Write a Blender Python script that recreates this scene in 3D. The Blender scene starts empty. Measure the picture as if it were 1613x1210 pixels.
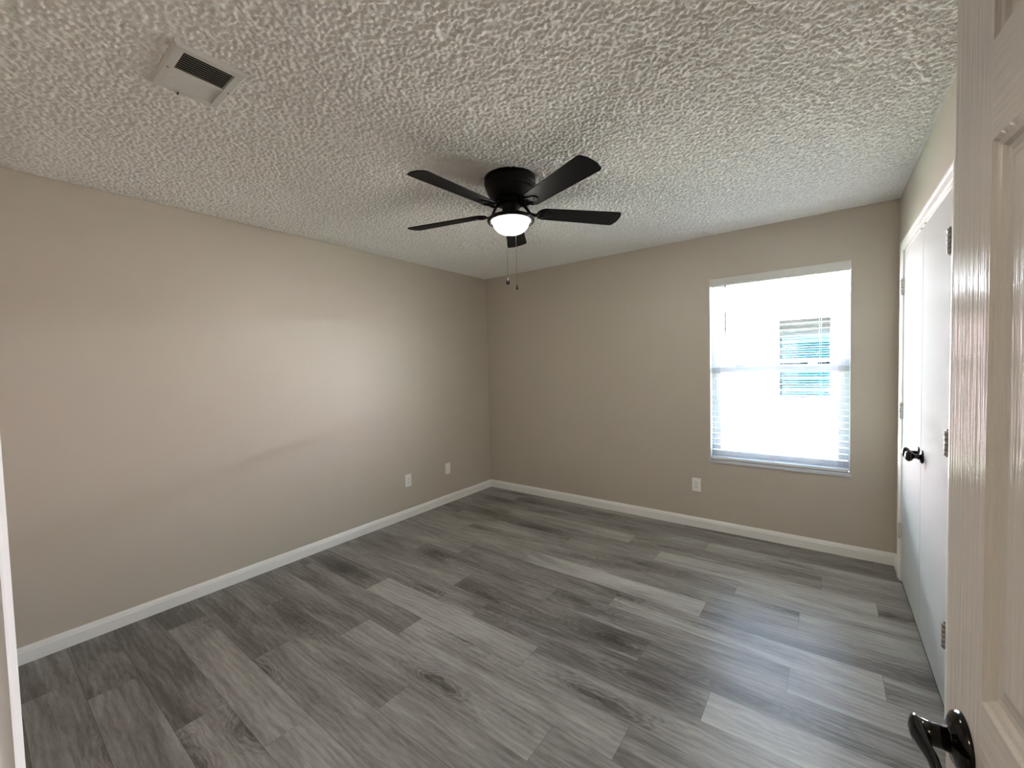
import bpy, bmesh, math, random
import numpy as np
from mathutils import Vector, Matrix

random.seed(7)
R = math.radians
SC = bpy.context.scene
COL = SC.collection

# ------------------------------------------------------------------ camera
cam_d = bpy.data.cameras.new('camera')
cam = bpy.data.objects.new('camera', cam_d); COL.objects.link(cam)
YAW, PITCH, ROLL = 0.648426622, -0.0402653632, -0.0265986347
_f = Vector((-math.sin(YAW)*math.cos(PITCH), math.cos(YAW)*math.cos(PITCH), math.sin(PITCH)))
_r = Vector((math.cos(YAW), math.sin(YAW), 0)); _u = _r.cross(_f)
_r2 = _r*math.cos(ROLL) + _u*math.sin(ROLL); _u2 = -_r*math.sin(ROLL) + _u*math.cos(ROLL)
m = Matrix((( _r2.x, _u2.x, -_f.x, 3.18457), (_r2.y, _u2.y, -_f.y, -3.74086), (_r2.z, _u2.z, -_f.z, 1.40793), (0, 0, 0, 1)))
cam.matrix_world = m
cam_d.sensor_fit = 'HORIZONTAL'; cam_d.sensor_width = 36.0
cam_d.lens = 655.4*36.0/1613.0
cam_d.clip_start = 0.01; cam_d.clip_end = 200
SC.camera = cam

# ------------------------------------------------------------------ view / world / sun
SC.view_settings.view_transform = 'Standard'
SC.view_settings.look = 'None'
SC.view_settings.gamma = 1.0
SC.view_settings.use_curve_mapping = False
SC.view_settings.exposure = 6.46

world = bpy.data.worlds.new('sky_world'); SC.world = world
world.use_nodes = True
nt = world.node_tree; nt.nodes.clear()
sky = nt.nodes.new('ShaderNodeTexSky'); sky.sky_type = 'NISHITA'
sky.sun_disc = False; sky.sun_elevation = R(42); sky.sun_rotation = R(200)
sky.air_density = 1.0; sky.dust_density = 1.5; sky.ozone_density = 1.0
bgn = nt.nodes.new('ShaderNodeBackground'); bgn.inputs['Strength'].default_value = 0.056
wo = nt.nodes.new('ShaderNodeOutputWorld')
nt.links.new(sky.outputs[0], bgn.inputs[0]); nt.links.new(bgn.outputs[0], wo.inputs[0])

sun_d = bpy.data.lights.new('sun', 'SUN'); sun_d.energy = 16.0; sun_d.angle = R(0.6); sun_d.color = (0.87, 0.95, 1.14)
sun = bpy.data.objects.new('sun', sun_d); COL.objects.link(sun)
_sd = Vector((0.32, 0.70, -0.62)).normalized()          # travels towards the neighbour's wall
sun.rotation_euler = _sd.to_track_quat('-Z', 'Y').to_euler()
sun.location = (0, -6, 8)

# sky portal in the window opening (guides sampling only, gives no light of its own)
po_d = bpy.data.lights.new('window_portal', 'AREA'); po_d.shape = 'RECTANGLE'; po_d.size = 0.9; po_d.size_y = 1.5
po_d.cycles.is_portal = True
po = bpy.data.objects.new('window_portal', po_d); COL.objects.link(po)
po.location = (2.863, 0.20, 1.325); po.rotation_euler = (R(-90), 0, 0)

SC.cycles.max_bounces = 14; SC.cycles.diffuse_bounces = 8; SC.cycles.glossy_bounces = 6
SC.cycles.transparent_max_bounces = 16; SC.cycles.transmission_bounces = 8
SC.cycles.caustics_reflective = False; SC.cycles.caustics_refractive = False
SC.cycles.sample_clamp_indirect = 4.0
SC.cycles.use_denoising = True
SC.cycles.use_adaptive_sampling = False
SC.cycles.use_guiding = True; SC.cycles.guiding_training_samples = 64

# ------------------------------------------------------------------ dimensions
W, D, H = 3.562, 3.737, 2.44           # room: x 0..W, y -D..0, z 0..H
WX0, WX1, WZ0, WZ1 = 2.411, 3.317, 0.570, 2.084    # window opening
DX0, DX1, DZ1 = 2.575, 3.400, 2.060                # doorway opening in the near wall
CY0, CY1, CZ1 = -1.500, -0.240, 2.052              # closet opening in the right wall

# ------------------------------------------------------------------ material helpers
def lin(c):
    return tuple(((v/255)/12.92 if v/255 <= 0.04045 else ((v/255+0.055)/1.055)**2.4) for v in c) + (1.0,)

class NB:
    def __init__(s, name):
        s.m = bpy.data.materials.new(name); s.m.use_nodes = True
        s.t = s.m.node_tree; s.n = s.t.nodes; s.b = s.n['Principled BSDF']; s.out = s.n['Material Output']
    def add(s, typ, **kw):
        n = s.n.new(typ)
        for k, v in kw.items():
            if hasattr(n, k) and not k.startswith('i_'): setattr(n, k, v)
        return n
    def link(s, a, b): s.t.links.new(a, b)
    def val(s, n, **kw):
        for k, v in kw.items(): n.inputs[k].default_value = v
        return n
    def coords(s, scale=(1, 1, 1), kind='Object'):
        tc = s.n.new('ShaderNodeTexCoord'); mp = s.n.new('ShaderNodeMapping')
        mp.inputs['Scale'].default_value = scale
        s.link(tc.outputs[kind], mp.inputs['Vector']); return mp.outputs[0]
    def noise(s, vec, scale=5, detail=2, rough=0.5, dist=0.0):
        n = s.n.new('ShaderNodeTexNoise'); s.val(n, Scale=scale, Detail=detail, Roughness=rough, Distortion=dist)
        s.link(vec, n.inputs['Vector']); return n.outputs['Fac']
    def ramp(s, fac, stops):
        r = s.n.new('ShaderNodeValToRGB'); e = r.color_ramp.elements
        while len(e) < len(stops): e.new(0.5)
        for i, (p, c) in enumerate(stops):
            e[i].position = p; e[i].color = c if len(c) == 4 else tuple(c)+(1,)
        s.link(fac, r.inputs[0]); return r.outputs[0]
    def math(s, op, a, b=None, clamp=False):
        n = s.n.new('ShaderNodeMath'); n.operation = op; n.use_clamp = clamp
        for i, v in enumerate((a, b)):
            if v is None: continue
            if isinstance(v, (int, float)): n.inputs[i].default_value = v
            else: s.link(v, n.inputs[i])
        return n.outputs[0]
    def mix(s, fac, a, b, mode='MIX'):
        n = s.n.new('ShaderNodeMix'); n.data_type = 'RGBA'; n.blend_type = mode
        for i, v in ((0, fac), (6, a), (7, b)):
            if isinstance(v, (int, float)): n.inputs[i].default_value = v
            elif isinstance(v, tuple): n.inputs[i].default_value = v
            else: s.link(v, n.inputs[i])
        return n.outputs[2]
    def bump(s, h, strength=0.3, dist=0.002):
        n = s.n.new('ShaderNodeBump'); s.val(n, Strength=strength, Distance=dist)
        s.link(h, n.inputs['Height']); s.link(n.outputs[0], s.b.inputs['Normal']); return n

def simple(name, col, rough=0.5, metal=0.0, spec=0.5, bump=None):
    k = NB(name); k.b.inputs['Base Color'].default_value = col if len(col) == 4 else lin(col)
    k.val(k.b, Roughness=rough, Metallic=metal); k.b.inputs['Specular IOR Level'].default_value = spec
    if bump:
        sc, st, ds = bump
        k.bump(k.noise(k.coords(), sc, 3, 0.55), st, ds)
    return k.m

# wall paint: greige, orange-peel texture, slight sheen
k = NB('wall_paint'); v = k.coords()
k.b.inputs['Base Color'].default_value = lin((193, 185, 172))
k.val(k.b, Roughness=0.45); k.b.inputs['Specular IOR Level'].default_value = 0.6
k.bump(k.noise(v, 95, 3, 0.5), 0.12, 0.002)
M_WALL = k.m
M_HALL = simple('hall_paint', (190, 176, 156), 0.6)
# popcorn ceiling
k = NB('popcorn_ceiling'); v = k.coords()
k.b.inputs['Base Color'].default_value = lin((238, 237, 233)); k.val(k.b, Roughness=0.8)
k.b.inputs['Specular IOR Level'].default_value = 0.25
k.bump(k.noise(v, 260, 2, 0.6), 0.5, 0.002)
M_CEIL = k.m
# semi-gloss trim paint
M_TRIM = simple('trim_paint', (238, 238, 235), 0.28, bump=(30, 0.05, 0.002))
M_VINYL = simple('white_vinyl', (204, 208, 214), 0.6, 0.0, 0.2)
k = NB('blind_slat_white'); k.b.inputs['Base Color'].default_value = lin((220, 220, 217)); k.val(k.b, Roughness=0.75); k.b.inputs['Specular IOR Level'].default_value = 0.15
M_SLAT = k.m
M_CORD = simple('blind_cord', (225, 224, 220), 0.8)
M_WAND = simple('wand_plastic', (150, 130, 120), 0.25)
M_PLATE = simple('white_plastic', (241, 240, 235), 0.35)
M_SLOT = simple('dark_slot', (28, 27, 26), 0.6)
M_REGISTER = simple('register_enamel', (206, 205, 200), 0.4)
M_DUCT = simple('duct_dark', (10, 10, 9), 0.7)
M_BLACK = simple('black_bronze', (13, 12, 11), 0.45, 0.0, 0.16)
M_LEVER = simple('gloss_black_bronze', (14, 12, 12), 0.14, 0.4, 0.6)
M_HINGE = simple('satin_nickel', (150, 147, 141), 0.45, 0.6)
M_HINGEW = simple('painted_hinge', (205, 205, 200), 0.3)
M_CHAIN = simple('chain_metal', (60, 56, 50), 0.5, 0.6)

def grain_door(name, col, axis, strength, rough, scale=1.0, spec=0.09):
    k = NB(name)
    sc = (90*scale, 90*scale, 3.0) if axis == 'z' else (3.0, 3.0, 90*scale)
    if axis == 's': sc = (3.0, 90*scale, 90*scale)
    k.b.inputs['Base Color'].default_value = lin(col); k.val(k.b, Roughness=rough); k.b.inputs['Specular IOR Level'].default_value = 0.0
    k.b.inputs['Coat Weight'].default_value = spec; k.b.inputs['Coat Roughness'].default_value = rough; k.b.inputs['Coat IOR'].default_value = 1.5
    n1 = k.noise(k.coords(sc), 1.0, 4, 0.65, 0.6)
    sc2 = tuple(x*0.4 if x > 10 else x*0.5 for x in sc)
    n2 = k.noise(k.coords(sc2), 1.0, 2, 0.5, 1.5)
    h = k.math('ADD', n1, k.math('MULTIPLY', n2, 0.6))
    bn = k.bump(h, strength, 0.0022); k.link(bn.outputs[0], k.b.inputs['Coat Normal'])
    return k.m
M_DOOR_V = grain_door('door_paint_vertical_grain', (193, 190, 185), 'z', 0.9, 0.20)
M_DOOR_H = grain_door('door_paint_horizontal_grain', (193, 190, 185), 's', 0.9, 0.20)
M_CLOSET = grain_door('closet_door_paint', (188, 191, 191), 'z', 0.3, 0.15, 1.0, 0.016)

# fan blades: black wood-look
k = NB('fan_blade_black'); k.b.inputs['Base Color'].default_value = lin((19, 18, 17)); k.val(k.b, Roughness=0.55); k.b.inputs['Specular IOR Level'].default_value = 0.08
k.bump(k.noise(k.coords((4, 60, 60)), 1.0, 3, 0.6), 0.15, 0.001)
M_BLADE = k.m
# lit glass bowl
k = NB('lit_frosted_glass'); k.b.inputs['Base Color'].default_value = (0.9, 0.88, 0.82, 1)
k.val(k.b, Roughness=0.4); k.b.inputs['Emission Color'].default_value = (1.0, 0.96, 0.88, 1)
k.b.inputs['Emission Strength'].default_value = 1.3
M_BOWL = k.m
k = NB('hall_lamp_glass'); k.b.inputs['Base Color'].default_value = (0.9, 0.88, 0.82, 1)
k.b.inputs['Emission Color'].default_value = (1.0, 0.86, 0.68, 1); k.b.inputs['Emission Strength'].default_value = 0.95
M_HALLBOWL = k.m

# thin window glass
def glass(name, tint):
    k = NB(name); k.n.remove(k.b)
    tr = k.n.new('ShaderNodeBsdfTransparent'); tr.inputs[0].default_value = tint
    gl = k.n.new('ShaderNodeBsdfGlossy'); gl.inputs['Roughness'].default_value = 0.02
    lw = k.n.new('ShaderNodeLayerWeight'); lw.inputs['Blend'].default_value = 0.5
    fz = k.math('ADD', k.math('MULTIPLY', k.math('POWER', lw.outputs['Facing'], 5.0), 0.9), 0.04)
    mx = k.n.new('ShaderNodeMixShader')
    k.link(fz, mx.inputs[0]); k.link(tr.outputs[0], mx.inputs[1]); k.link(gl.outputs[0], mx.inputs[2])
    k.link(mx.outputs[0], k.out.inputs[0]); return k.m
M_GLASS = glass('window_glass', (0.95, 0.97, 0.96, 1))
M_GLASS2 = glass('dark_solar_glass', (0.23, 0.31, 0.335, 1))

# vinyl plank floor
k = NB('grey_oak_planks')
at = k.n.new('ShaderNodeAttribute'); at.attribute_name = 'plank'
sp = k.n.new('ShaderNodeSeparateColor'); k.link(at.outputs['Color'], sp.inputs[0])
tone, ox, oy = sp.outputs[0], sp.outputs[1], sp.outputs[2]
cmb = k.n.new('ShaderNodeCombineXYZ')
k.link(k.math('MULTIPLY', ox, 37.0), cmb.inputs[0]); k.link(k.math('MULTIPLY', oy, 23.0), cmb.inputs[1]); k.link(k.math('MULTIPLY', ox, 11.0), cmb.inputs[2])
tc = k.n.new('ShaderNodeTexCoord')
va = k.n.new('ShaderNodeVectorMath'); va.operation = 'ADD'; k.link(tc.outputs['Object'], va.inputs[0]); k.link(cmb.outputs[0], va.inputs[1])
def mp(scale):
    n = k.n.new('ShaderNodeMapping'); n.inputs['Scale'].default_value = scale; k.link(va.outputs[0], n.inputs['Vector']); return n.outputs[0]
big = k.noise(mp((1.1, 7.0, 1)), 1.0, 4, 0.6, 1.1)            # broad streaks
med = k.noise(mp((3.2, 42.0, 1)), 1.0, 5, 0.70, 1.0)          # grain
fine = k.noise(mp((16.0, 190.0, 1)), 1.0, 4, 0.75, 0.3)        # fine fibre
wv = k.n.new('ShaderNodeTexWave'); wv.wave_type = 'BANDS'; wv.bands_direction = 'Y'
k.val(wv, Scale=7.0, Distortion=9.0, Detail=3.0); wv.inputs['Detail Scale'].default_value = 0.9
k.link(mp((0.55, 1.6, 1)), wv.inputs['Vector'])
wob = k.n.new('ShaderNodeTexNoise'); k.val(wob, Scale=1.0, Detail=3.0, Roughness=0.55); k.link(mp((5.0, 16.0, 1)), wob.inputs['Vector'])
wsub = k.n.new('ShaderNodeVectorMath'); wsub.operation = 'MULTIPLY_ADD'; k.link(wob.outputs['Color'], wsub.inputs[0])
wsub.inputs[1].default_value = (0.36, 0.36, 0.0); wsub.inputs[2].default_value = (-0.18, -0.18, 0.0)
wadd = k.n.new('ShaderNodeVectorMath'); wadd.operation = 'ADD'; k.link(mp((1.15, 4.4, 1)), wadd.inputs[0]); k.link(wsub.outputs[0], wadd.inputs[1])
vo = k.n.new('ShaderNodeTexVoronoi'); vo.voronoi_dimensions = '2D'; vo.feature = 'F1'; k.val(vo, Scale=1.0, Randomness=1.0); k.link(wadd.outputs[0], vo.inputs['Vector'])
vcs = k.n.new('ShaderNodeSeparateColor'); k.link(vo.outputs['Color'], vcs.inputs[0])
amp = k.ramp(vcs.outputs[0], [(0.25, (0, 0, 0)), (0.7, (1, 1, 1))])            # some cells hold no knot
core = k.ramp(vo.outputs['Distance'], [(0.0, (1, 1, 1)), (0.05, (0.85, 0.85, 0.85)), (0.13, (0.15, 0.15, 0.15)), (0.2, (0, 0, 0))])
halo = k.ramp(vo.outputs['Distance'], [(0.03, (1, 1, 1)), (0.28, (0.45, 0.45, 0.45)), (0.5, (0, 0, 0))])
ring = k.math('MULTIPLY_ADD', k.math('SINE', k.math('MULTIPLY', vo.outputs['Distance'], 95.0)), 0.5)
ring.node.inputs[2].default_value = 0.5
s1 = k.math('ADD', k.math('MULTIPLY', k.math('SUBTRACT', big, 0.5), 1.0), k.math('MULTIPLY', k.math('SUBTRACT', med, 0.5), 0.46))
s2 = k.math('ADD', s1, k.math('MULTIPLY', k.math('SUBTRACT', fine, 0.5), 0.55))
s3 = k.math('ADD', s2, k.math('MULTIPLY', k.math('SUBTRACT', wv.outputs['Fac'], 0.5), 0.10))
rk = k.math('MULTIPLY', k.math('MULTIPLY', ring, halo), 0.22)
kn = k.math('MULTIPLY', k.math('ADD', k.math('ADD', rk, k.math('MULTIPLY', core, 0.20)), k.math('MULTIPLY', halo, 0.05)), amp)
s4 = k.math('SUBTRACT', s3, kn)
s5 = k.math('ADD', s4, k.math('ADD', tone, 0.02))
colr = k.ramp(s5, [(0.0, lin((62, 57, 53))), (0.3, lin((98, 94, 90))), (0.55, lin((136, 133, 130))), (0.8, lin((166, 164, 161))), (1.0, lin((190, 188, 185)))])
k.link(colr, k.b.inputs['Base Color'])
k.link(k.math('ADD', k.math('MULTIPLY', med, 0.12), 0.30), k.b.inputs['Roughness'])
k.bump(k.math('ADD', med, k.math('MULTIPLY', fine, 0.7)), 0.12, 0.001)
M_FLOOR = k.m
M_SEAM = simple('plank_seam', (60, 57, 54), 0.6)

# exterior
k = NB('pink_brick')
br = k.n.new('ShaderNodeTexBrick')
k.val(br, Scale=1.0); br.inputs['Brick Width'].default_value = 0.215; br.inputs['Row Height'].default_value = 0.082
br.inputs['Mortar Size'].default_value = 0.006; br.inputs['Mortar Smooth'].default_value = 0.2
br.inputs['Color1'].default_value = lin((116, 92, 89)); br.inputs['Color2'].default_value = lin((98, 75, 72)); br.inputs['Mortar'].default_value = lin((146, 143, 138))
tc = k.n.new('ShaderNodeTexCoord'); sx = k.n.new('ShaderNodeSeparateXYZ'); cb = k.n.new('ShaderNodeCombineXYZ')
k.link(tc.outputs['Object'], sx.inputs[0]); k.link(sx.outputs[0], cb.inputs[0]); k.link(sx.outputs[2], cb.inputs[1])
k.link(cb.outputs[0], br.inputs['Vector']); k.link(br.outputs['Color'], k.b.inputs['Base Color']); k.val(k.b, Roughness=0.9)
k.bump(br.outputs['Fac'], -0.5, 0.006)
M_BRICK = k.m
M_FRIEZE = simple('beige_board', (104, 94, 72), 0.6)
M_SOFFIT = simple('white_board', (232, 230, 224), 0.6)
M_ROOF = simple('weathered_shingle', (98, 93, 88), 0.9, bump=(60, 0.4, 0.01))
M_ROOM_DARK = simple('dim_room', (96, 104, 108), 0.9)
k = NB('lawn_grass'); v = k.coords()
k.link(k.ramp(k.noise(v, 14, 5, 0.7), [(0.3, lin((124, 130, 106))), (0.7, lin((162, 165, 142)))]), k.b.inputs['Base Color']); k.val(k.b, Roughness=0.9)
k.bump(k.noise(v, 120, 3, 0.7), 0.8, 0.03)
M_GRASS = k.m

# ------------------------------------------------------------------ mesh helpers
class MB:
    def __init__(s): s.v = []; s.f = []; s.mi = []; s.sm = []
    def quadbox(s, P, mi=0):
        o = len(s.v); s.v += [tuple(p) for p in P]
        for f in ((0, 3, 2, 1), (4, 5, 6, 7), (0, 1, 5, 4), (1, 2, 6, 5), (2, 3, 7, 6), (3, 0, 4, 7)):
            s.f.append(tuple(o+i for i in f)); s.mi.append(mi); s.sm.append(False)
        return s
    def box(s, a, b, mi=0):
        (x0, y0, z0), (x1, y1, z1) = [min(p, q) for p, q in zip(a, b)], [max(p, q) for p, q in zip(a, b)]
        return s.quadbox([(x0, y0, z0), (x1, y0, z0), (x1, y1, z0), (x0, y1, z0), (x0, y0, z1), (x1, y0, z1), (x1, y1, z1), (x0, y1, z1)], mi)
    def ring_strip(s, rings, closed=True, cap=True, smooth=True, mi=0):
        o = len(s.v); n = len(rings[0])
        for r in rings: s.v += [tuple(p) for p in r]
        for i in range(len(rings)-1):
            for j in range(n if closed else n-1):
                a = o+i*n+j; b = o+i*n+(j+1) % n
                s.f.append((a, b, b+n, a+n)); s.mi.append(mi); s.sm.append(smooth)
        if cap:
            s.f.append(tuple(o+j for j in reversed(range(n)))); s.mi.append(mi); s.sm.append(False)
            s.f.append(tuple(o+(len(rings)-1)*n+j for j in range(n))); s.mi.append(mi); s.sm.append(False)
        return s
    def lathe(s, prof, c=(0, 0, 0), axis=(0, 0, 1), n=40, mi=0, smooth=True, cap=True):
        a = Vector(axis).normalized(); t = Vector((1, 0, 0)) if abs(a.x) < 0.9 else Vector((0, 1, 0))
        u = a.cross(t).normalized(); w = a.cross(u); c = Vector(c)
        rings = [[c + a*h + (u*math.cos(2*math.pi*j/n) + w*math.sin(2*math.pi*j/n))*max(r, 1e-5) for j in range(n)] for r, h in prof]
        return s.ring_strip(rings, True, cap, smooth, mi)
    def tube(s, pts, rad, n=10, mi=0, cap=True, squash=None):
        pts = [Vector(p) for p in pts]
        if isinstance(rad, (int, float)): rad = [rad]*len(pts)
        rings = []; up = Vector((0, 0, 1))
        for i, p in enumerate(pts):
            d = (pts[min(i+1, len(pts)-1)] - pts[max(i-1, 0)]).normalized()
            ref = up if abs(d.dot(up)) < 0.95 else Vector((1, 0, 0))
            x = d.cross(ref).normalized(); y = x.cross(d)
            ra = rad[i] if isinstance(rad[i], tuple) else (rad[i], rad[i])
            rings.append([p + x*math.cos(2*math.pi*j/n)*ra[0] + y*math.sin(2*math.pi*j/n)*ra[1] for j in range(n)])
        return s.ring_strip(rings, True, cap, True, mi)
    def prism(s, outline, vec, mi=0, smooth=False):
        """planar outline (list of 3D points) extruded by vec"""
        vec = Vector(vec)
        return s.ring_strip([[Vector(p) for p in outline], [Vector(p)+vec for p in outline]], True, True, smooth, mi)
    def sweep_profile(s, prof, path, mi=0):
        """prof: list of (a, b); path: list of (origin, dirA, dirB)"""
        rings = [[Vector(o) + Vector(da)*a + Vector(db)*b for a, b in prof] for o, da, db in path]
        return s.ring_strip(rings, True, True, False, mi)
    def build(s, name, mats, parent=None, loc=None, bevel=0, segs=2):
        me = bpy.data.meshes.new(name)
        if not isinstance(mats, (list, tuple)): mats = [mats]
        for x in mats: me.materials.append(x)
        off = Vector(loc) if loc is not None else Vector((0, 0, 0))
        me.from_pydata([tuple(Vector(p)-off) for p in s.v], [], s.f)
        me.polygons.foreach_set('material_index', s.mi); me.polygons.foreach_set('use_smooth', s.sm)
        bm = bmesh.new(); bm.from_mesh(me); bmesh.ops.recalc_face_normals(bm, faces=bm.faces); bm.to_mesh(me); bm.free()
        me.update()
        o = bpy.data.objects.new(name, me); COL.objects.link(o)
        if parent is not None: o.parent = parent
        if loc is not None: o.location = off if parent is None else off
        if bevel:
            b = o.modifiers.new('bevel', 'BEVEL'); b.width = bevel; b.segments = segs; b.limit_method = 'ANGLE'; b.angle_limit = R(40)
        return o

def tag(o, label=None, cat=None, group=None, kind=None):
    if label: o['label'] = label
    if cat: o['category'] = cat
    if group: o['group'] = group
    if kind: o['kind'] = kind
    return o
def empty(name, loc, label=None, cat=None, group=None, kind=None):
    o = bpy.data.objects.new(name, None); COL.objects.link(o); o.location = loc; o.empty_display_size = 0.1
    return tag(o, label, cat, group, kind)
def copy_tree(o, parent=None):
    c = o.copy(); COL.objects.link(c); c.parent = parent
    for ch in list(o.children): copy_tree(ch, c)
    return c
def struct(o, label, cat):
    return tag(o, label, cat, None, 'structure')

# ================================================================== ROOM SHELL
T = 0.14
b = MB().box((-T, -D-0.3, -0.1), (0, T, H+0.2)); struct(b.build('wall_left', M_WALL), 'long plain greige wall on the left with two low plates', 'wall')
b = MB()
b.box((0, 0, -0.1), (WX0, T, H+0.2)).box((WX1, 0, -0.1), (W, T, H+0.2)).box((WX0, 0, -0.1), (WX1, T, WZ0)).box((WX0, 0, WZ1), (WX1, T, H+0.2))
struct(b.build('wall_back', M_WALL), 'greige wall at the back that holds the window', 'wall')
b = MB()
b.box((W, -D-0.3, -0.1), (W+T, CY0, H+0.2)).box((W, CY1, -0.1), (W+T, T, H+0.2)).box((W, CY0, CZ1), (W+T, CY1, H+0.2))
b.box((W+0.07, CY0-0.02, -0.1), (W+0.6, CY1+0.02, CZ1+0.02))
struct(b.build('wall_right', M_WALL), 'greige wall on the right around the white closet doors', 'wall')
b = MB()
b.box((0, -D-0.115, -0.1), (DX0-0.02, -D, H+0.2)).box((DX1+0.02, -D-0.115, -0.1), (W, -D, H+0.2)).box((DX0-0.02, -D-0.115, DZ1+0.02), (DX1+0.02, -D, H+0.2))
struct(b.build('wall_near', M_WALL), 'greige wall around the doorway the room is seen from', 'wall')

# hallway behind the doorway
HY = -5.3
b = MB().box((1.2, HY-0.1, -0.1), (4.4, HY, H+0.2)).box((1.1, HY, -0.1), (1.2, -D-0.115, H+0.2)).box((4.4, HY, -0.1), (4.5, -D-0.115, H+0.2)).box((W+T, -D-0.115, -0.1), (4.4, -D-0.1, H+0.2))
struct(b.build('wall_hall', M_HALL), 'warm beige walls of the hallway outside the doorway', 'wall')
b = MB().box((1.1, HY-0.1, H), (4.5, -D-0.115, H+0.2)); struct(b.build('ceiling_hall', M_HALL), 'plain ceiling of the hallway outside the doorway', 'ceiling')

# floor: every plank is its own quad with a tone and texture offset
rows = [  # (y_top, y_bottom, first joint x)
 (0.0, -0.099, 1.0), (-0.099, -0.277, 0.535), (-0.277, -0.455, 1.236), (-0.455, -0.633, 0.72), (-0.633, -0.810, 0.974), (-0.810, -0.988, 0.30),
 (-0.988, -1.166, 0.627), (-1.166, -1.344, 0.185), (-1.344, -1.522, 0.945), (-1.522, -1.700, 0.612), (-1.700, -1.877, 0.030), (-1.877, -2.055, 0.352),
 (-2.055, -2.233, 0.812), (-2.233, -2.411, 0.138), (-2.411, -2.589, 1.115), (-2.589, -2.767, 0.478), (-2.767, -2.945, 0.930), (-2.945, -3.122, 0.278),
 (-3.122, -3.300, 1.125), (-3.300, -3.478, 0.605), (-3.478, -3.656, 0.395), (-3.656, -3.834, 0.9), (-3.834, -4.012, 0.2), (-4.012, -4.19, 0.7),
 (-4.19, -4.37, 1.1), (-4.37, -4.55, 0.4), (-4.55, -4.73, 0.8), (-4.73, -4.91, 0.15), (-4.91, -5.3, 0.6)]
tones = {(14, 1): .60, (14, 2): .42, (13, 1): .44, (13, 2): .60, (12, 1): .66, (12, 0): .40, (12, 2): .50, (11, 1): .50, (11, 2): .38, (11, 3): .64, (7, 1): .58, (7, 2): .66, (7, 3): .40,
         (4, 1): .42, (4, 2): .64, (2, 1): .48, (2, 2): .60, (2, 3): .38, (17, 1): .58, (17, 0): .34, (18, 0): .36, (18, 1): .54, (15, 1): .46, (15, 2): .52, (15, 0): .48,
         (16, 0): .40, (16, 1): .54, (9, 2): .46, (9, 3): .60, (10, 2): .54, (10, 1): .44, (8, 1): .40, (8, 2): .62, (6, 1): .56, (6, 2): .50, (1, 2): .42, (1, 3): .40, (19, 0): .42, (19, 1): .50, (20, 0): .40, (20, 1): .5, (10, 3): .40, (5, 2): .46, (5, 3): .56}
me = bpy.data.meshes.new('floor'); vs = []; fs = []; cols = []; mis = []
rnd = random.Random(3)
for ri, (y1, y0, j0) in enumerate(rows):
    lo, hi = (0.0, W) if y0 > -3.70 else (1.1, 4.5)
    if ri == 21: lo, hi = 0.0, W
    js = [lo] + [j for j in (j0 + 1.22*i for i in range(-2, 6)) if lo+0.02 < j < hi-0.02] + [hi]
    first = 1 if j0-lo > 0.02 else 0
    for pi in range(len(js)-1):
        g = 0.0006
        x0, x1 = js[pi]+g, js[pi+1]-g
        o = len(vs); vs += [(x0, y0+g, 0), (x1, y0+g, 0), (x1, y1-g, 0), (x0, y1-g, 0)]; fs.append((o, o+1, o+2, o+3))
        key = (ri, pi if j0 > 0.05 else pi+1)
        t = tones.get(key, 0.40 + 0.22*rnd.random())
        cols += [(t, rnd.random(), rnd.random(), 1)]*4; mis.append(0)
o = len(vs); vs += [(0, -5.3, -0.0012), (4.5, -5.3, -0.0012), (4.5, 0, -0.0012), (0, 0, -0.0012)]; fs.append((o, o+1, o+2, o+3)); cols += [(0, 0, 0, 1)]*4; mis.append(1)
o = len(vs); vs += [(0, -5.3, -0.1), (4.5, -5.3, -0.1), (4.5, 0, -0.1), (0, 0, -0.1)]; fs.append((o+3, o+2, o+1, o)); cols += [(0, 0, 0, 1)]*4; mis.append(1)
me.from_pydata(vs, [], fs); me.materials.append(M_FLOOR); me.materials.append(M_SEAM); me.polygons.foreach_set('material_index', mis)
ca = me.color_attributes.new('plank', 'FLOAT_COLOR', 'CORNER'); ca.data.foreach_set('color', np.array(cols, dtype=np.float32).ravel())
fl = bpy.data.objects.new('floor', me); COL.objects.link(fl); struct(fl, 'grey wood-look plank floor with knots and staggered joints', 'floor')

# popcorn ceiling: a real height field
step = 0.0048
nx, ny = int(W/step)+2, int(D/step)+2
gx = np.linspace(0, W, nx); gy = np.linspace(-D, 0, ny)
X, Y = np.meshgrid(gx, gy)
rs = np.random.RandomState(5)
cell = 0.0115
cxn, cyn = int(W/cell)+5, int(D/cell)+5
jx = (rs.rand(cyn, cxn)*0.95); jy = (rs.rand(cyn, cxn)*0.95); rr_ = 0.0048 + 0.0048*rs.rand(cyn, cxn)**1.3; keep = rs.rand(cyn, cxn) < 0.80
hh = 0.0045 + 0.0050*rs.rand(cyn, cxn)
I = (X/cell).astype(int)+2; J = ((Y+D)/cell).astype(int)+2
Z = np.zeros_like(X)
for di in (-1, 0, 1):
    for dj in (-1, 0, 1):
        ii = np.clip(I+di, 0, cxn-1); jj = np.clip(J+dj, 0, cyn-1)
        px_ = (ii-2+jx[jj, ii])*cell; py_ = (jj-2+jy[jj, ii])*cell-D
        d2 = ((X-px_)**2+(Y-py_)**2)/rr_[jj, ii]**2
        Z = np.maximum(Z, np.where(keep[jj, ii], hh[jj, ii]*np.sqrt(np.clip(1-d2, 0, 1)), 0))
edge = np.minimum(np.minimum(X, W-X), np.minimum(-Y, Y+D)); Z *= np.clip(edge/0.02, 0, 1)
_vent = (X > 1.342) & (X < 1.576) & (Y > -3.279) & (Y < -3.116); Z = np.where(_vent, -0.15, Z)     # duct hole above the register
V = np.stack([X.ravel(), Y.ravel(), (H-Z).ravel()], 1)
idx = np.arange(nx*ny).reshape(ny, nx)
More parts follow.
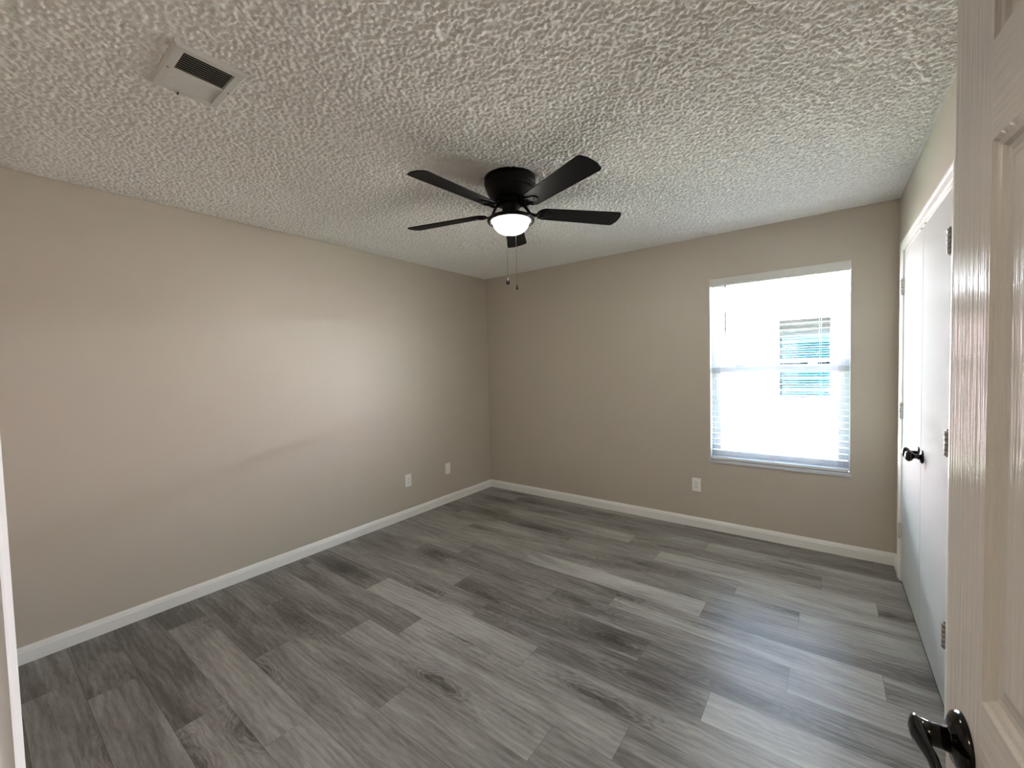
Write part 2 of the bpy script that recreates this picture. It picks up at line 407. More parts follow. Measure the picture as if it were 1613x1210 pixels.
F = np.stack([idx[:-1, :-1], idx[1:, :-1], idx[1:, 1:], idx[:-1, 1:]], -1).reshape(-1, 4)
bx = np.array([(-T, -5.4, H+.2), (4.6, -5.4, H+.2), (4.6, T, H+.2), (-T, T, H+.2), (-T, -5.4, H+.32), (4.6, -5.4, H+.32), (4.6, T, H+.32), (-T, T, H+.32)])
o = len(V); V = np.concatenate([V, bx]); F = np.concatenate([F, o+np.array([(0, 3, 2, 1), (4, 5, 6, 7), (0, 1, 5, 4), (1, 2, 6, 5), (2, 3, 7, 6), (3, 0, 4, 7)])])
me = bpy.data.meshes.new('ceiling'); me.vertices.add(len(V)); me.vertices.foreach_set('co', V.astype(np.float32).ravel())
me.loops.add(F.size); me.loops.foreach_set('vertex_index', F.astype(np.int32).ravel())
me.polygons.add(len(F)); me.polygons.foreach_set('loop_start', np.arange(0, F.size, 4, dtype=np.int32)); me.polygons.foreach_set('loop_total', np.full(len(F), 4, dtype=np.int32))
me.polygons.foreach_set('use_smooth', np.ones(len(F), dtype=bool)); me.materials.append(M_CEIL); me.update(calc_edges=True); me.validate()
ce = bpy.data.objects.new('ceiling', me); COL.objects.link(ce); struct(ce, 'white popcorn textured ceiling', 'ceiling')

# baseboards (colonial profile)
BP = [(0, 0), (0.0135, 0), (0.0135, 0.058), (0.011, 0.064), (0.010, 0.071), (0.006, 0.078), (0.004, 0.084), (0, 0.084)]
def base(name, p0, p1, n, label, miter=(0, 0)):
    b = MB(); p0 = Vector(p0); p1 = Vector(p1); n = Vector(n); d = (p1-p0).normalized()
    rings = []
    for p, s in ((p0, miter[0]), (p1, -miter[1])):
        rings.append([p + n*a + d*(a*s) + Vector((0, 0, z)) for a, z in BP])
    b.ring_strip(rings, True, True, False)
    return struct(b.build(name, M_TRIM), label, 'baseboard')
base('baseboard_left', (0, -D, 0), (0, 0, 0), (1, 0, 0), 'white baseboard along the long left wall', (0, 1))
base('baseboard_back', (0, 0, 0), (W, 0, 0), (0, -1, 0), 'white baseboard along the back wall under the window', (1, 1))
base('baseboard_right', (W, 0, 0), (W, CY1+0.062, 0), (-1, 0, 0), 'short white baseboard between back corner and closet casing', (1, 0))
base('baseboard_near', (0, -D, 0), (DX0-0.07, -D, 0), (0, 1, 0), 'white baseboard on the doorway wall', (1, 0))

# casing profile: (across width from opening edge, thickness)
CP = [(0, 0), (0, 0.009), (0.004, 0.011), (0.010, 0.0095), (0.034, 0.0125), (0.042, 0.0165), (0.052, 0.0165), (0.057, 0.013), (0.057, 0)]
def casing(name, mat, pts, n, label):
    """pts: inner corners path of an open frame in a plane with normal n; legs go outward from the opening"""
    b = MB(); n = Vector(n)
    A, B, C, E = [Vector(p) for p in pts]       # foot, top, top, foot
    zz = Vector((0, 0, 1)); side = (C-B).normalized()
    rings = [[A - side*a + n*t for a, t in CP], [B - side*a + zz*a + n*t for a, t in CP], [C + side*a + zz*a + n*t for a, t in CP], [E + side*a + n*t for a, t in CP]]
    b.ring_strip(rings, True, True, False)
    return struct(b.build(name, mat), label, 'trim')
rv = 0.005
casing('trim_closet', M_TRIM, [(W, CY1+rv, 0), (W, CY1+rv, CZ1+rv), (W, CY0-rv, CZ1+rv), (W, CY0-rv, 0)], (-1, 0, 0), 'white moulded casing framing the double closet doors')
casing('trim_doorway', M_TRIM, [(DX0-rv, -D, 0), (DX0-rv, -D, DZ1+rv), (DX1+rv, -D, DZ1+rv), (DX1+rv, -D, 0)], (0, 1, 0), 'white moulded casing at the room side of the doorway')
# jambs
b = MB()
b.box((DX0-0.02, -D-0.115, 0), (DX0, -D, DZ1)).box((DX1, -D-0.115, 0), (DX1+0.02, -D, DZ1)).box((DX0-0.02, -D-0.115, DZ1), (DX1+0.02, -D, DZ1+0.02))
b.box((DX0, -D-0.075, 0), (DX0+0.010, -D-0.04, DZ1)).box((DX1-0.010, -D-0.075, 0), (DX1, -D-0.04, DZ1)).box((DX0, -D-0.075, DZ1-0.010), (DX1, -D-0.04, DZ1))
struct(b.build('trim_doorway_jamb', M_TRIM, bevel=0.001), 'white jamb with door stop lining the doorway', 'trim')
b = MB()
b.box((W+0.0005, CY1, 0), (W+0.069, CY1-0.006, CZ1)).box((W+0.0005, CY0, 0), (W+0.069, CY0+0.006, CZ1)).box((W+0.0005, CY0, CZ1), (W+0.069, CY1, CZ1-0.006))
struct(b.build('trim_closet_jamb', M_TRIM), 'white jamb just inside the closet casing', 'trim')

# ================================================================== CLOSET DOORS
def hinge(parent, loc, axis_y, mat, name='hinge'):
    """barrel hinge: leaf strips on both sides of a five-knuckle barrel, protruding to -x"""
    b = MB(); x, y, z = loc; h = 0.096
    for i in range(5):
        z0 = z-h/2+i*h/5
        b.lathe([(0.0065, 0), (0.0085, 0.0008), (0.0085, h/5-0.0014), (0.0065, h/5-0.0006)], (x, y, z0), n=14)
    b.lathe([(0.003, 0), (0.0035, 0.003), (0.002, 0.006)], (x, y, z+h/2), n=10).lathe([(0.0035, 0), (0.0035, 0.003), (0.002, 0.005)], (x, y, z-h/2-0.005), n=10)
    b.box((x+0.004, y-0.016, z-h/2), (x+0.0125, y+0.016, z+h/2))
    return b.build(name, mat, parent)
def knob(parent, x, y, z):
    b = MB()
    b.lathe([(0.0, 0.0), (0.033, 0.0), (0.033, 0.003), (0.028, 0.008), (0.014, 0.010), (0.0115, 0.014), (0.011, 0.030), (0.014, 0.034), (0.022, 0.038), (0.0265, 0.046), (0.0265, 0.052), (0.022, 0.060), (0.012, 0.0645), (0.0, 0.065)], (x, y, z), (-1, 0, 0), 32)
    return b.build('knob', M_LEVER, parent)
YM = 0.5*(CY0+CY1)
XF = W-0.002          # closet door face
def closet_door(name, ya, yb, hy, ky, hmat, label):
    b = MB(); b.box((XF, ya, 0.014), (XF+0.035, yb, CZ1-0.010))
    d = b.build(name, M_CLOSET, bevel=0.0015); struct(d, label, 'door')
    for z in (0.325, 1.075, 1.835): hinge(d, (XF-0.010, hy, z), 0, hmat)
    knob(d, XF, ky, 0.915)
    # ball catch plate on the head
    MB().box((XF-0.0045, ky-0.012, CZ1-0.010), (XF+0.012, ky+0.012, CZ1-0.0065)).build('ball_catch', M_HINGE, d)
    return d
closet_door('door_2', YM+0.0015, CY1-0.0085, CY1-0.007, YM+0.052, M_HINGEW, 'far white closet door whose hinges are painted white')
closet_door('door_3', CY0+0.0085, YM-0.0015, CY0+0.007, YM-0.052, M_HINGE, 'near white closet door with bare metal hinges')

# ================================================================== ENTRY DOOR (six panels, swung into the room)
DA = R(5.0); DWID, DTH, DHT = 0.786, 0.035, 2.03
door_root_loc = Vector((3.3192, -2.935, 0.012))
ds = Vector((math.sin(DA), -math.cos(DA), 0)); dn = Vector((-math.cos(DA), -math.sin(DA), 0)); dz = Vector((0, 0, 1))
DM = Matrix(((ds.x, dn.x, 0, door_root_loc.x), (ds.y, dn.y, 0, door_root_loc.y), (0, 0, 1, door_root_loc.z), (0, 0, 0, 1)))
# local frame: x along the door from the latch edge, y out of the visible face, z up
XS = [0, 0.110, 0.338, 0.448, 0.676, DWID]
ZS = [0, 0.20, 0.815, 0.993, 1.631, 1.738, 1.915, DHT]
panels = [(a, c) for a in (1, 3) for c in (1, 3, 5)]
PR = [(0, 0), (0.004, -0.0035), (0.010, -0.0050), (0.014, -0.0085), (0.021, -0.0095), (0.027, -0.0080), (0.030, -0.0080), (0.046, -0.0030)]
b = MB()
def face(pts, mi): o = len(b.v); b.v += pts; b.f.append((o, o+1, o+2, o+3)); b.mi.append(mi); b.sm.append(False)
for side, y0, sg in ((0, 0.0, 1), (1, -DTH, -1)):
    for i in range(5):
        for j in range(7):
            x0, x1, z0, z1 = XS[i], XS[i+1], ZS[j], ZS[j+1]
            if (i, j) in panels:
                prev = None
                for ins, dep in PR:
                    ring = [(x0+ins, y0+sg*dep, z0+ins), (x1-ins, y0+sg*dep, z0+ins), (x1-ins, y0+sg*dep, z1-ins), (x0+ins, y0+sg*dep, z1-ins)]
                    if prev:
                        for q in range(4): face([prev[q], prev[(q+1) % 4], ring[(q+1) % 4], ring[q]], 0)
                    prev = ring
                face(prev, 0)
            else:
                face([(x0, y0, z0), (x1, y0, z0), (x1, y0, z1), (x0, y0, z1)], 1 if (j in (0, 2, 4, 6) and i in (1, 3)) else 0)
for (a, c) in (((0, 0), (0, DHT)), ((0, DHT), (DWID, DHT)), ((DWID, DHT), (DWID, 0)), ((DWID, 0), (0, 0))):
    face([(a[0], 0, a[1]), (c[0], 0, c[1]), (c[0], -DTH, c[1]), (a[0], -DTH, a[1])], 0)
door = b.build('door_1', [M_DOOR_V, M_DOOR_H])
bm = bmesh.new(); bm.from_mesh(door.data); bmesh.ops.remove_doubles(bm, verts=bm.verts, dist=1e-5); bmesh.ops.recalc_face_normals(bm, faces=bm.faces); bm.to_mesh(door.data); bm.free()
door.matrix_world = DM
struct(door, 'open white wood-grain panel door at the right with black lever handle', 'door')
# lever handle (local door coordinates)
LX, LZ = 0.062, 0.903
h = MB()
h.lathe([(0, 0), (0.0365, 0), (0.0365, 0.003), (0.034, 0.007), (0.026, 0.0115), (0.0165, 0.013), (0.0145, 0.015), (0.013, 0.030)], (LX, 0, LZ), (0, 1, 0), 40)
rose = h.build('handle_rose', M_LEVER, door)
h = MB()
neck = [(LX, 0.012, LZ), (LX, 0.030, LZ), (LX, 0.040, LZ)]
h.tube(neck, [0.0150, 0.0140, 0.0150], 20)
lev = [(LX-0.0150, 0.0430, LZ+0.006), (LX-0.012, 0.0435, LZ+0.004), (LX-0.002, 0.0440, LZ+0.001), (LX+0.012, 0.0440, LZ), (LX+0.030, 0.0425, LZ+0.001), (LX+0.055, 0.0405, LZ+0.003), (LX+0.082, 0.0405, LZ+0.001), (LX+0.103, 0.0425, LZ-0.003), (LX+0.112, 0.0440, LZ-0.004)]
h.tube(lev, [(0.003, 0.008), (0.0060, 0.0140), (0.0085, 0.0160), (0.0080, 0.0150), (0.0060, 0.0125), (0.0055, 0.0110), (0.005, 0.0100), (0.0045, 0.009), (0.002, 0.004)], 20)
h.build('lever', M_LEVER, door)
h = MB(); h.lathe([(0, 0), (0.0365, 0), (0.0365, 0.003), (0.034, 0.007), (0.026, 0.0115), (0.0165, 0.013), (0.0130, 0.030), (0.012, 0.044)], (LX, -DTH, LZ), (0, -1, 0), 32)
h.tube([(LX-0.012, -DTH-0.05, LZ), (LX+0.03, -DTH-0.05, LZ+0.003), (LX+0.105, -DTH-0.05, LZ-0.003)], [(0.007, 0.012), (0.006, 0.011), (0.004, 0.008)], 14)
h.build('handle_back', M_LEVER, door)
h = MB(); h.box((-0.0012, -DTH/2-0.0125, LZ-0.028), (0.0, -DTH/2+0.0125, LZ+0.028)).box((-0.010, -DTH/2-0.006, LZ-0.008), (0, -DTH/2+0.006, LZ+0.008)); h.build('latch_plate', M_HINGE, door)

# ================================================================== WINDOW
win = empty('window_1', (0.5*(WX0+WX1), 0.10, WZ0)); struct(win, 'white single-hung window in the back wall', 'window')
WL = Vector(win.location)
def wbuild(b, name, mat, parent=None, bevel=0):
    o = b.build(name, mat, None, loc=WL if parent is None else None, bevel=bevel)
    if parent is None: o.parent = win; o.location = (0, 0, 0)
    else:
        for v in o.data.vertices: v.co -= WL
        o.parent = parent
    return o
fy0, fy1 = 0.072, 0.138
ZB = WZ0+0.024
b = MB(); fw = 0.032
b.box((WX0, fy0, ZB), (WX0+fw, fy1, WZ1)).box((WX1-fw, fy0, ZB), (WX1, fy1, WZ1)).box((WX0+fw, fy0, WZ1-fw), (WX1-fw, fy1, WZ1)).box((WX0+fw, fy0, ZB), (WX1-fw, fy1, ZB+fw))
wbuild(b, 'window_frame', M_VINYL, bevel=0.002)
def sash(name, x0, x1, z0, z1, y0, y1, st, rt, rb):
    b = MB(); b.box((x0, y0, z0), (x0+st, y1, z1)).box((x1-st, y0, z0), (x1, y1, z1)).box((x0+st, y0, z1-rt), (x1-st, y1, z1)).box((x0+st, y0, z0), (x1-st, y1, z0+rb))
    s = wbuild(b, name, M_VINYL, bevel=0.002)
    ym = 0.5*(y0+y1)
    wbuild(MB().box((x0+st, ym-0.002, z0+rb), (x1-st, ym+0.002, z1-rt)), 'pane', M_GLASS, s)
    return s
sash('upper_sash', WX0+fw, WX1-fw, 1.325, WZ1-fw, 0.108, 0.132, 0.024, 0.028, 0.042)
ls = sash('lower_sash', WX0+fw, WX1-fw, ZB+fw, 1.372, 0.080, 0.104, 0.034, 0.055, 0.040)
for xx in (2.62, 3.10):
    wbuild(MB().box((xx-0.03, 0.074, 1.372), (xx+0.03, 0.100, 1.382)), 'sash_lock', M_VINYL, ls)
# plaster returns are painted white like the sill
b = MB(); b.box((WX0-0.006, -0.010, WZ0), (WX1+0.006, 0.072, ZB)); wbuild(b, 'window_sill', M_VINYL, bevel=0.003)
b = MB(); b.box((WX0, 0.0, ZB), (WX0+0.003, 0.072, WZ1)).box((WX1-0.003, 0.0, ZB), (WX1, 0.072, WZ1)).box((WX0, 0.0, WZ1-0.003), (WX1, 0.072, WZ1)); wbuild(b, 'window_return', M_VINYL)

# blind
BX0, BX1 = WX0+0.006, WX1-0.006
bl = empty('window_blind', (0.5*(BX0+BX1), 0.03, WZ1), 'white slatted blind lowered with open slats inside the window opening', 'blind')
BLL = Vector(bl.location)
def bbuild(b, name, mat, loc=None, bevel=0):
    loc = Vector(loc) if loc is not None else BLL
    o = b.build(name, mat, None, loc=loc, bevel=bevel); o.parent = bl; o.location = loc-BLL; return o
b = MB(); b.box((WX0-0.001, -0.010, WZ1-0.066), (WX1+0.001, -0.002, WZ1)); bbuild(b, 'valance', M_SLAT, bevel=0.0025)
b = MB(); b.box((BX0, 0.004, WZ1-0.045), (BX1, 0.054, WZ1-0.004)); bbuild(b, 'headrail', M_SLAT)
# slat cross-section: slightly crowned
def slat_mesh(z):
    b = MB(); prof = []
    hw, t = 0.025, 0.0026
    for i in range(7):
        u = -1+2*i/6; prof.append((u*hw, 0.0022*(1-u*u)))
    pr = prof + [(u, w-t) for u, w in reversed(prof)]
    tl = R(2.5)
    rings = []
    for x in (BX0+0.003, BX1-0.003):
        rings.append([(x, 0.030+u*math.cos(tl)-w*math.sin(tl), z+u*math.sin(tl)+w*math.cos(tl)) for u, w in pr])
    b.ring_strip(rings, True, True, False); return b
z0s = 1.998; pitch = 0.0455; ns = 30
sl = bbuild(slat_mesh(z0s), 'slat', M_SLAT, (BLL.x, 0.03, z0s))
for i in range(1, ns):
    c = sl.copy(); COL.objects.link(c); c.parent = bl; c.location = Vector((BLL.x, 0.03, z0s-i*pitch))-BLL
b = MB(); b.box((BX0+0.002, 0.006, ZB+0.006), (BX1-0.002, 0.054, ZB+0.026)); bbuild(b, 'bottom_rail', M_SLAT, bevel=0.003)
for x in (2.58, 2.86, 3.14):
    b = MB()
    for y in (0.0035, 0.0565): b.tube([(x, y, WZ1-0.045), (x, y, ZB+0.024)], 0.0008, 6)
    b.tube([(x+0.012, 0.03, WZ1-0.045), (x+0.012, 0.03, ZB+0.024)], 0.0008, 6)
    bbuild(b, 'ladder_cord', M_CORD, (x, 0.03, WZ1))
b = MB(); b.tube([(2.531, -0.0145, WZ1-0.062), (2.531, -0.0145, 1.40), (2.531, -0.0145, 1.375)], [0.0042, 0.0042, 0.0052], 8); b.tube([(2.531, -0.0145, WZ1-0.062), (2.531, 0.002, WZ1-0.05)], 0.002, 6)
bbuild(b, 'wand', M_WAND, (2.531, -0.0145, WZ1-0.06))

# ================================================================== CEILING FAN
FX, FY = 1.803, -1.888
fan = empty('ceiling_fan', (FX, FY, H), 'black five-blade ceiling fan with a lit bowl light and two pull chains', 'ceiling fan')
FL = Vector((FX, FY, H))
def fbuild(b, name, mat, parent=None, bevel=0):
    """coordinates are relative to the fan's axis at ceiling height"""
    return b.build(name, mat, parent or fan, bevel=bevel)
b = MB()
b.lathe([(0.0, 0.0), (0.128, 0.0), (0.139, -0.006), (0.140, -0.040), (0.137, -0.046), (0.132, -0.049), (0.136, -0.053), (0.134, -0.060), (0.128, -0.063), (0.130, -0.067), (0.124, -0.086), (0.108, -0.108), (0.090, -0.121), (0.082, -0.126), (0.0, -0.126)], n=64)
fbuild(b, 'motor_housing', M_BLACK)
b = MB()
b.lathe([(0.0, -0.124), (0.076, -0.124), (0.080, -0.130), (0.080, -0.140), (0.070, -0.147), (0.050, -0.150), (0.0, -0.150)], n=48)
for i in range(20):       # vent fins around the flywheel
    a = 2*math.pi*i/20; c, s = math.cos(a), math.sin(a)
    b.box((0, 0, 0), (0, 0, 0)); b.v = b.v[:-8]; b.f = b.f[:-6]; b.mi = b.mi[:-6]; b.sm = b.sm[:-6]
    P = []
    for (rr, w, z) in ((0.078, -0.004, -0.140), (0.084, -0.004, -0.140), (0.084, 0.004, -0.140), (0.078, 0.004, -0.140), (0.078, -0.004, -0.130), (0.084, -0.004, -0.130), (0.084, 0.004, -0.130), (0.078, 0.004, -0.130)):
        P.append((rr*c-w*s, rr*s+w*c, z))
    b.quadbox(P)
fbuild(b, 'flywheel', M_BLACK)
b = MB(); b.lathe([(0.0, -0.146), (0.047, -0.146), (0.049, -0.152), (0.046, -0.157), (0.046, -0.214), (0.0, -0.214)], n=40); fbuild(b, 'switch_housing', M_BLACK)
b = MB(); b.lathe([(0.0, -0.206), (0.050, -0.208), (0.080, -0.214), (0.118, -0.218), (0.127, -0.223), (0.130, -0.231), (0.127, -0.239), (0.117, -0.241), (0.101, -0.236), (0.100, -0.230), (0.0, -0.230)], n=64); fbuild(b, 'light_ring', M_BLACK)
b = MB(); prof = [(0.098, -0.230)]
for i in range(0, 13):
    a = (math.pi/2)*i/12; prof.append((0.098*math.cos(a)**0.9 if i < 12 else 0, -0.240-0.064*math.sin(a)))
b.lathe(prof, n=48); fbuild(b, 'glass_bowl', M_BOWL)
# blade
BZ = -0.184; PIT = R(11.1)
def blade_pts():
    r0, r1 = 0.150, 0.640; pts = []
    def hw(r): return 0.052 + 0.016*(r-r0)/(r1-r0)
    up = []
    # inner rounded end
    for i in range(0, 9):
        a = math.pi/2*i/8; up.append((r0+0.045*(1-math.sin(a+0)) if False else r0+0.045*(1-math.cos(a)), hw(r0+0.045)*math.sin(a)))
    for t in (0.3, 0.6): up.append((r0+0.045+(r1-0.03-r0-0.045)*t, hw(r0+0.045+(r1-0.03-r0-0.045)*t)))
    # outer corner (rounded) then shallow arc across the tip
    h1 = hw(r1)
    for i in range(0, 7):
        a = math.pi/2*i/6; up.append((r1-0.022+0.022*math.sin(a), h1-0.022+0.022*math.cos(a)))
    up.append((r1+0.007, h1*0.45)); up.append((r1+0.009, 0.0))
    low = [(x, -y) for x, y in reversed(up[1:-1])]
    return up + low
def blade_mb():
    b = MB(); o = blade_pts(); t = 0.0055
    b.prism([(x, y, -t/2) for x, y in o], (0, 0, t)); return b
def arm_mb():
    b = MB()
    pts = [(0.060, 0, 0.046), (0.082, 0, 0.040), (0.096, 0, 0.020), (0.110, 0, -0.002), (0.132, 0, -0.0105), (0.165, 0, -0.008)]
    b.tube(pts, [(0.014, 0.006), (0.013, 0.0065), (0.012, 0.0065), (0.012, 0.0060), (0.016, 0.005), (0.022, 0.003)], 12)
    # medallion plate under the blade root
    out = []
    for i in range(28):
        a = 2*math.pi*i/28
        rr = 0.036 + 0.007*math.cos(3*a)
        out.append((0.192+1.15*rr*math.cos(a), 1.0*rr*math.sin(a), -0.0075))
    b.prism(out, (0, 0, 0.0045))
    for (x, y) in ((0.222, 0.0), (0.178, 0.024), (0.178, -0.024)): b.lathe([(0.0, -0.0125), (0.004, -0.0115), (0.006, -0.0085), (0.006, -0.007)], (x, y, 0), n=10)
    for sgn in (1, -1): b.tube([(0.150, sgn*0.006, -0.0085), (0.172, sgn*0.012, -0.0095), (0.196, sgn*0.014, -0.0095)], [0.003, 0.004, 0.0025], 8)
    return b
a0 = R(267.13)
bl0 = fbuild(blade_mb(), 'blade', M_BLADE, bevel=0.0015); ar0 = fbuild(arm_mb(), 'blade_arm', M_BLACK)
for kk in range(5):
    o1, o2 = (bl0, ar0) if kk == 0 else (bl0.copy(), ar0.copy())
    if kk:
        COL.objects.link(o1); COL.objects.link(o2); o1.parent = fan; o2.parent = fan
    a = a0 - kk*2*math.pi/5
    Mx = Matrix.Translation((0, 0, BZ)) @ Matrix.Rotation(a, 4, 'Z')
    o1.matrix_local = Mx @ Matrix.Rotation(-PIT, 4, 'X')
    o2.matrix_local = Mx @ Matrix.Rotation(-PIT*0.9, 4, 'X')
# pull chains hang from the far side of the light ring
vd = Vector((FX-3.18457, FY+3.74086, 0)).normalized(); sd = Vector((vd.y, -vd.x, 0))
for off, zt, zb, kind in ((-0.026, -0.225, -0.515, 0), (0.026, -0.225, -0.555, 1)):
    p = vd*0.130 + sd*off
    b = MB()
    n = int((zt-zb)/0.006)
    b.tube([(p.x*0.93, p.y*0.93, zt+0.004), (p.x, p.y, zt-0.006), (p.x, p.y, zb)], 0.0006, 6)
    for i in range(n): b.lathe([(0.0003, -0.0012), (0.0010, -0.0006), (0.0012, 0), (0.0010, 0.0006), (0.0003, 0.0012)], (p.x, p.y, zt-0.006-i*0.006), n=6)
    ch = fbuild(b, 'pull_chain', M_CHAIN)
    b = MB()
    if kind == 0: b.lathe([(0.0005, 0.004), (0.004, 0.002), (0.005, -0.004), (0.0105, -0.012), (0.0125, -0.023), (0.009, -0.034), (0.0005, -0.037)], (p.x, p.y, zb), n=16)
    else: b.lathe([(0.0005, 0.004), (0.003, 0.0), (0.0045, -0.010), (0.0065, -0.020), (0.005, -0.026), (0.0005, -0.028)], (p.x, p.y, zb), n=14)
    b.build('chain_pendant', M_BLACK, ch)

# ================================================================== CEILING REGISTER
VX0, VX1, VY0, VY1 = 1.318, 1.600, -3.303, -3.100
vent = empty('ceiling_vent', (0.5*(VX0+VX1), 0.5*(VY0+VY1), H), 'white two-way air register with one bank of dark open louvers on the popcorn ceiling', 'vent')
VL = Vector(vent.location)
def vbuild(b, name, mat, bevel=0):
    o = b.build(name, mat, None, loc=VL, bevel=bevel); o.parent = vent; o.location = (0, 0, 0); return o
b = MB(); zt, zl = H+0.003, H-0.018; ins = 0.008
IX0, IX1, IY0, IY1 = VX0+0.030, VX1-0.030, VY0+0.032, VY1-0.030
def rect(x0, x1, y0, y1, z): return [Vector((x0, y0, z)), Vector((x1, y0, z)), Vector((x1, y1, z)), Vector((x0, y1, z))]
R0 = rect(VX0, VX1, VY0, VY1, zt); R1 = rect(VX0, VX1, VY0, VY1, H-0.012); R2 = rect(VX0+ins, VX1-ins, VY0+ins, VY1-ins, zl); R3 = rect(IX0, IX1, IY0, IY1, zl); R4 = rect(IX0, IX1, IY0, IY1, zt)
b.ring_strip([R0, R1, R2, R3, R4], True, False, False)
XMID = 0.5*(IX0+IX1)
b.box((XMID-0.004, IY0, zl+0.0004), (XMID+0.004, IY1, zl+0.006))
vbuild(b, 'register_frame', M_REGISTER, bevel=0.0015)
b = MB(); t_ = 0.002
dx0, dx1, dy0, dy1, dzb, dzt = VX0+0.029, VX1-0.029, VY0+0.031, VY1-0.029, zl+0.011, H+0.13
b.box((dx0, dy0, dzb), (dx0+t_, dy1, dzt)).box((dx1-t_, dy0, dzb), (dx1, dy1, dzt)).box((dx0, dy0, dzb), (dx1, dy0+t_, dzt)).box((dx0, dy1-t_, dzb), (dx1, dy1, dzt)).box((dx0, dy0, dzt), (dx1, dy1, dzt+t_))
vbuild(b, 'duct_opening', M_DUCT)
def louvers(x0, x1, n, tilt):
    b = MB(); dx = (x1-x0)/n
    for i in range(n):
        xc = x0+dx*(i+0.5); hw_ = 0.0062; c, s = math.cos(tilt)*hw_, math.sin(tilt)*hw_
        t = 0.0009; zc = zl+0.006
        P = [(xc-c-t, IY0, zc-s), (xc+c-t, IY0, zc+s), (xc+c+t, IY0, zc+s), (xc-c+t, IY0, zc-s)]
        Q = [(x, IY1, z) for x, y, z in P]
        b.quadbox([P[0], P[1], Q[1], Q[0], P[3], P[2], Q[2], Q[3]])
    return b
vbuild(louvers(XMID+0.004, IX1, 9, R(-31)), 'louver_bank', M_REGISTER)['label'] = 'louver bank turned away, slots look dark'
vbuild(louvers(IX0, XMID-0.004, 9, R(30)), 'louver_bank', M_REGISTER)['label'] = 'louver bank turned to the room, blades look white'
b = MB().lathe([(0, 0), (0.004, 0), (0.0035, -0.002), (0, -0.0025)], (XMID, VY0+0.018, zl), n=12); vbuild(b, 'screw', M_HINGE)
b = MB().lathe([(0, 0), (0.004, 0), (0.0035, -0.002), (0, -0.0025)], (XMID, VY1-0.012, zl), n=12); vbuild(b, 'screw', M_HINGE)
b = MB().box((VX0+0.006, VY0+0.075, zl-0.006), (VX0+0.016, VY0+0.079, zl+0.001)); vbuild(b, 'damper_lever', M_SLOT)

# ================================================================== WALL PLATES
def wall_frame(origin, u, n):
    u = Vector(u); n = Vector(n)
    return Matrix(((u.x, n.x, 0, origin[0]), (u.y, n.y, 0, origin[1]), (0, 0, 1, origin[2]), (0, 0, 0, 1)))
def plate_mb(w=0.070, h=0.116):
    b = MB(); A = [(-w/2, 0, -h/2), (w/2, 0, -h/2), (w/2, 0, h/2), (-w/2, 0, h/2)]
    rings = []
    for ins, y in ((0, 0), (0, 0.003), (0.004, 0.0062)):
        rings.append([(-w/2+ins, y, -h/2+ins), (w/2-ins, y, -h/2+ins), (w/2-ins, y, h/2-ins), (-w/2+ins, y, h/2-ins)])
    b.ring_strip(rings, True, True, False); return b
def outlet(origin, u, n, label, group=None):
    e = empty('wall_outlet', (0, 0, 0), label, 'outlet', group); e.matrix_world = wall_frame(origin, u, n)
    plate_mb().build('cover_plate', M_PLATE, e)
    rc = MB().box((-0.0165, 0.0058, -0.0335), (0.0165, 0.0082, 0.0335)).build('receptacle', M_PLATE, e, bevel=0.0015)
    s = MB()
    for zc in (0.0165, -0.0165):
        s.box((-0.0075, 0.0080, zc+0.000), (-0.0050, 0.0086, zc+0.009)).box((0.0050, 0.0080, zc+0.001), (0.0075, 0.0086, zc+0.008))
        s.lathe([(0.0, 0), (0.0026, 0), (0.0026, 0.0006), (0, 0.0006)], (0, 0.0080, zc-0.006), (0, 1, 0), 12)
    s.build('socket_slots', M_SLOT, rc)
    return e
outlet((0, -1.219, 0.355), (0, 1, 0), (1, 0, 0), 'white electrical outlet low on the left wall beside the blank plate')
outlet((2.298, 0, 0.363), (-1, 0, 0), (0, -1, 0), 'white electrical outlet on the back wall below the window')
e = empty('wall_plate', (0, 0, 0), 'blank white cover plate on the left wall near the corner', 'wall plate'); e.matrix_world = wall_frame((0, -0.699, 0.360), (0, 1, 0), (1, 0, 0))
plate_mb().build('cover_plate', M_PLATE, e)
for zc in (0.030, -0.030): MB().lathe([(0, 0), (0.003, 0), (0.0026, 0.001), (0, 0.0012)], (0, 0.0062, zc), (0, 1, 0), 10).build('screw', M_PLATE, e)

# ================================================================== HALL LAMP (lights the doorway from behind)
hl = empty('hall_lamp', (2.55, -4.55, H), 'round flush ceiling lamp in the hallway outside the doorway', 'lamp')
MB().lathe([(0, 0), (0.15, 0), (0.15, -0.02), (0.14, -0.03), (0, -0.03)], n=40).build('lamp_base', M_HINGE, hl)
MB().lathe([(0.135, -0.03), (0.13, -0.06), (0.10, -0.09), (0.05, -0.105), (0, -0.108)], n=40).build('glass_bowl', M_HALLBOWL, hl)

# ================================================================== NEIGHBOUR'S HOUSE AND LAWN
NY = 6.0; GZ = -0.25
b = MB().box((-25, T+0.001, GZ-0.1), (50, 25, GZ)); tag(b.build('lawn', M_GRASS), 'strip of green lawn between the two houses', 'lawn', None, 'structure')
hs = empty('neighbor_house', (3.0, NY, GZ), 'pink brick house next door seen through the window blind', 'house')
HL = Vector(hs.location)
def hbuild(b, name, mat, parent=None, bevel=0):
    o = b.build(name, mat, None, loc=HL, bevel=bevel); o.parent = parent or hs; o.location = (0, 0, 0); return o
NX0, NX1, NZ0, NZ1 = 2.385, 3.282, 0.620, 2.235
b = MB()
b.box((-7, NY, GZ), (NX0, NY+0.2, 2.44)).box((NX1, NY, GZ), (36, NY+0.2, 2.44)).box((NX0, NY, GZ), (NX1, NY+0.2, NZ0)).box((NX0, NY, NZ1), (NX1, NY+0.2, 2.44))
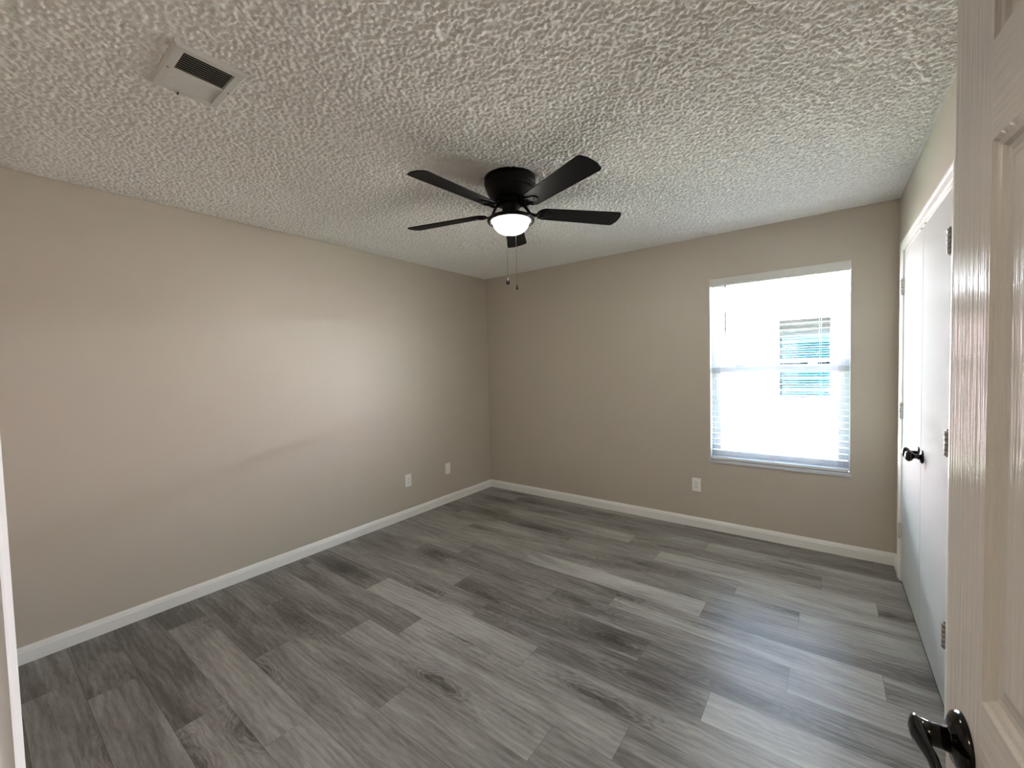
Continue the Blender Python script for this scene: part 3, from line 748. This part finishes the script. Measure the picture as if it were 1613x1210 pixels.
hbuild(b, 'brick_wall', M_BRICK)
hbuild(MB().box((NX0-0.02, NY-0.02, NZ1+0.03), (4.6, NY-0.001, 2.425)), 'frieze_board', M_FRIEZE)
hbuild(MB().box((-7.3, NY-0.42, 2.43), (36.3, NY+0.1, 2.45)), 'soffit', M_SOFFIT)
hbuild(MB().box((-7.3, NY-0.44, 2.41), (36.3, NY-0.42, 2.60)), 'fascia', M_SOFFIT)
b = MB().quadbox([(-7.3, NY-0.46, 2.58), (36.3, NY-0.46, 2.58), (36.3, NY+5, 4.9), (-7.3, NY+5, 4.9), (-7.3, NY-0.46, 2.61), (36.3, NY-0.46, 2.61), (36.3, NY+5, 4.95), (-7.3, NY+5, 4.95)])
hbuild(b, 'roof', M_ROOF)
b = MB(); f = 0.045; y0, y1 = NY+0.04, NY+0.10
b.box((NX0, y0, NZ0), (NX0+f, y1, NZ1)).box((NX1-f, y0, NZ0), (NX1, y1, NZ1)).box((NX0+f, y0, NZ1-f), (NX1-f, y1, NZ1)).box((NX0+f, y0, NZ0), (NX1-f, y1, NZ0+f)).box((NX0+f, y0, 1.36), (NX1-f, y1, 1.42))
nw = hbuild(b, 'window', M_VINYL)
hbuild(MB().box((NX0+f, y0+0.02, NZ0+f), (NX1-f, y0+0.024, NZ1-f)), 'pane', M_GLASS2, nw)
b = MB(); z = NZ1-0.09
while z > NZ0+0.08:
    b.quadbox([(NX0+f+.01, y1+0.02, z-0.012), (NX1-f-.01, y1+0.02, z-0.012), (NX1-f-.01, y1+0.045, z+0.012), (NX0+f+.01, y1+0.045, z+0.012), (NX0+f+.01, y1+0.02, z-0.009), (NX1-f-.01, y1+0.02, z-0.009), (NX1-f-.01, y1+0.045, z+0.015), (NX0+f+.01, y1+0.045, z+0.015)]); z -= 0.045
hbuild(b, 'blind', M_SLAT, nw)
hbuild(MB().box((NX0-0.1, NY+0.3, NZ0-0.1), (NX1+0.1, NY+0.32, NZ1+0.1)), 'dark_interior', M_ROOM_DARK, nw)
b = MB()
x = NX0-0.11
while x < NX1+0.10:
    b.box((x, NY-0.03, NZ0-0.20), (x+0.068, NY+0.035, NZ0-0.002)); x += 0.077
hbuild(b, 'brick_sill', M_BRICK)
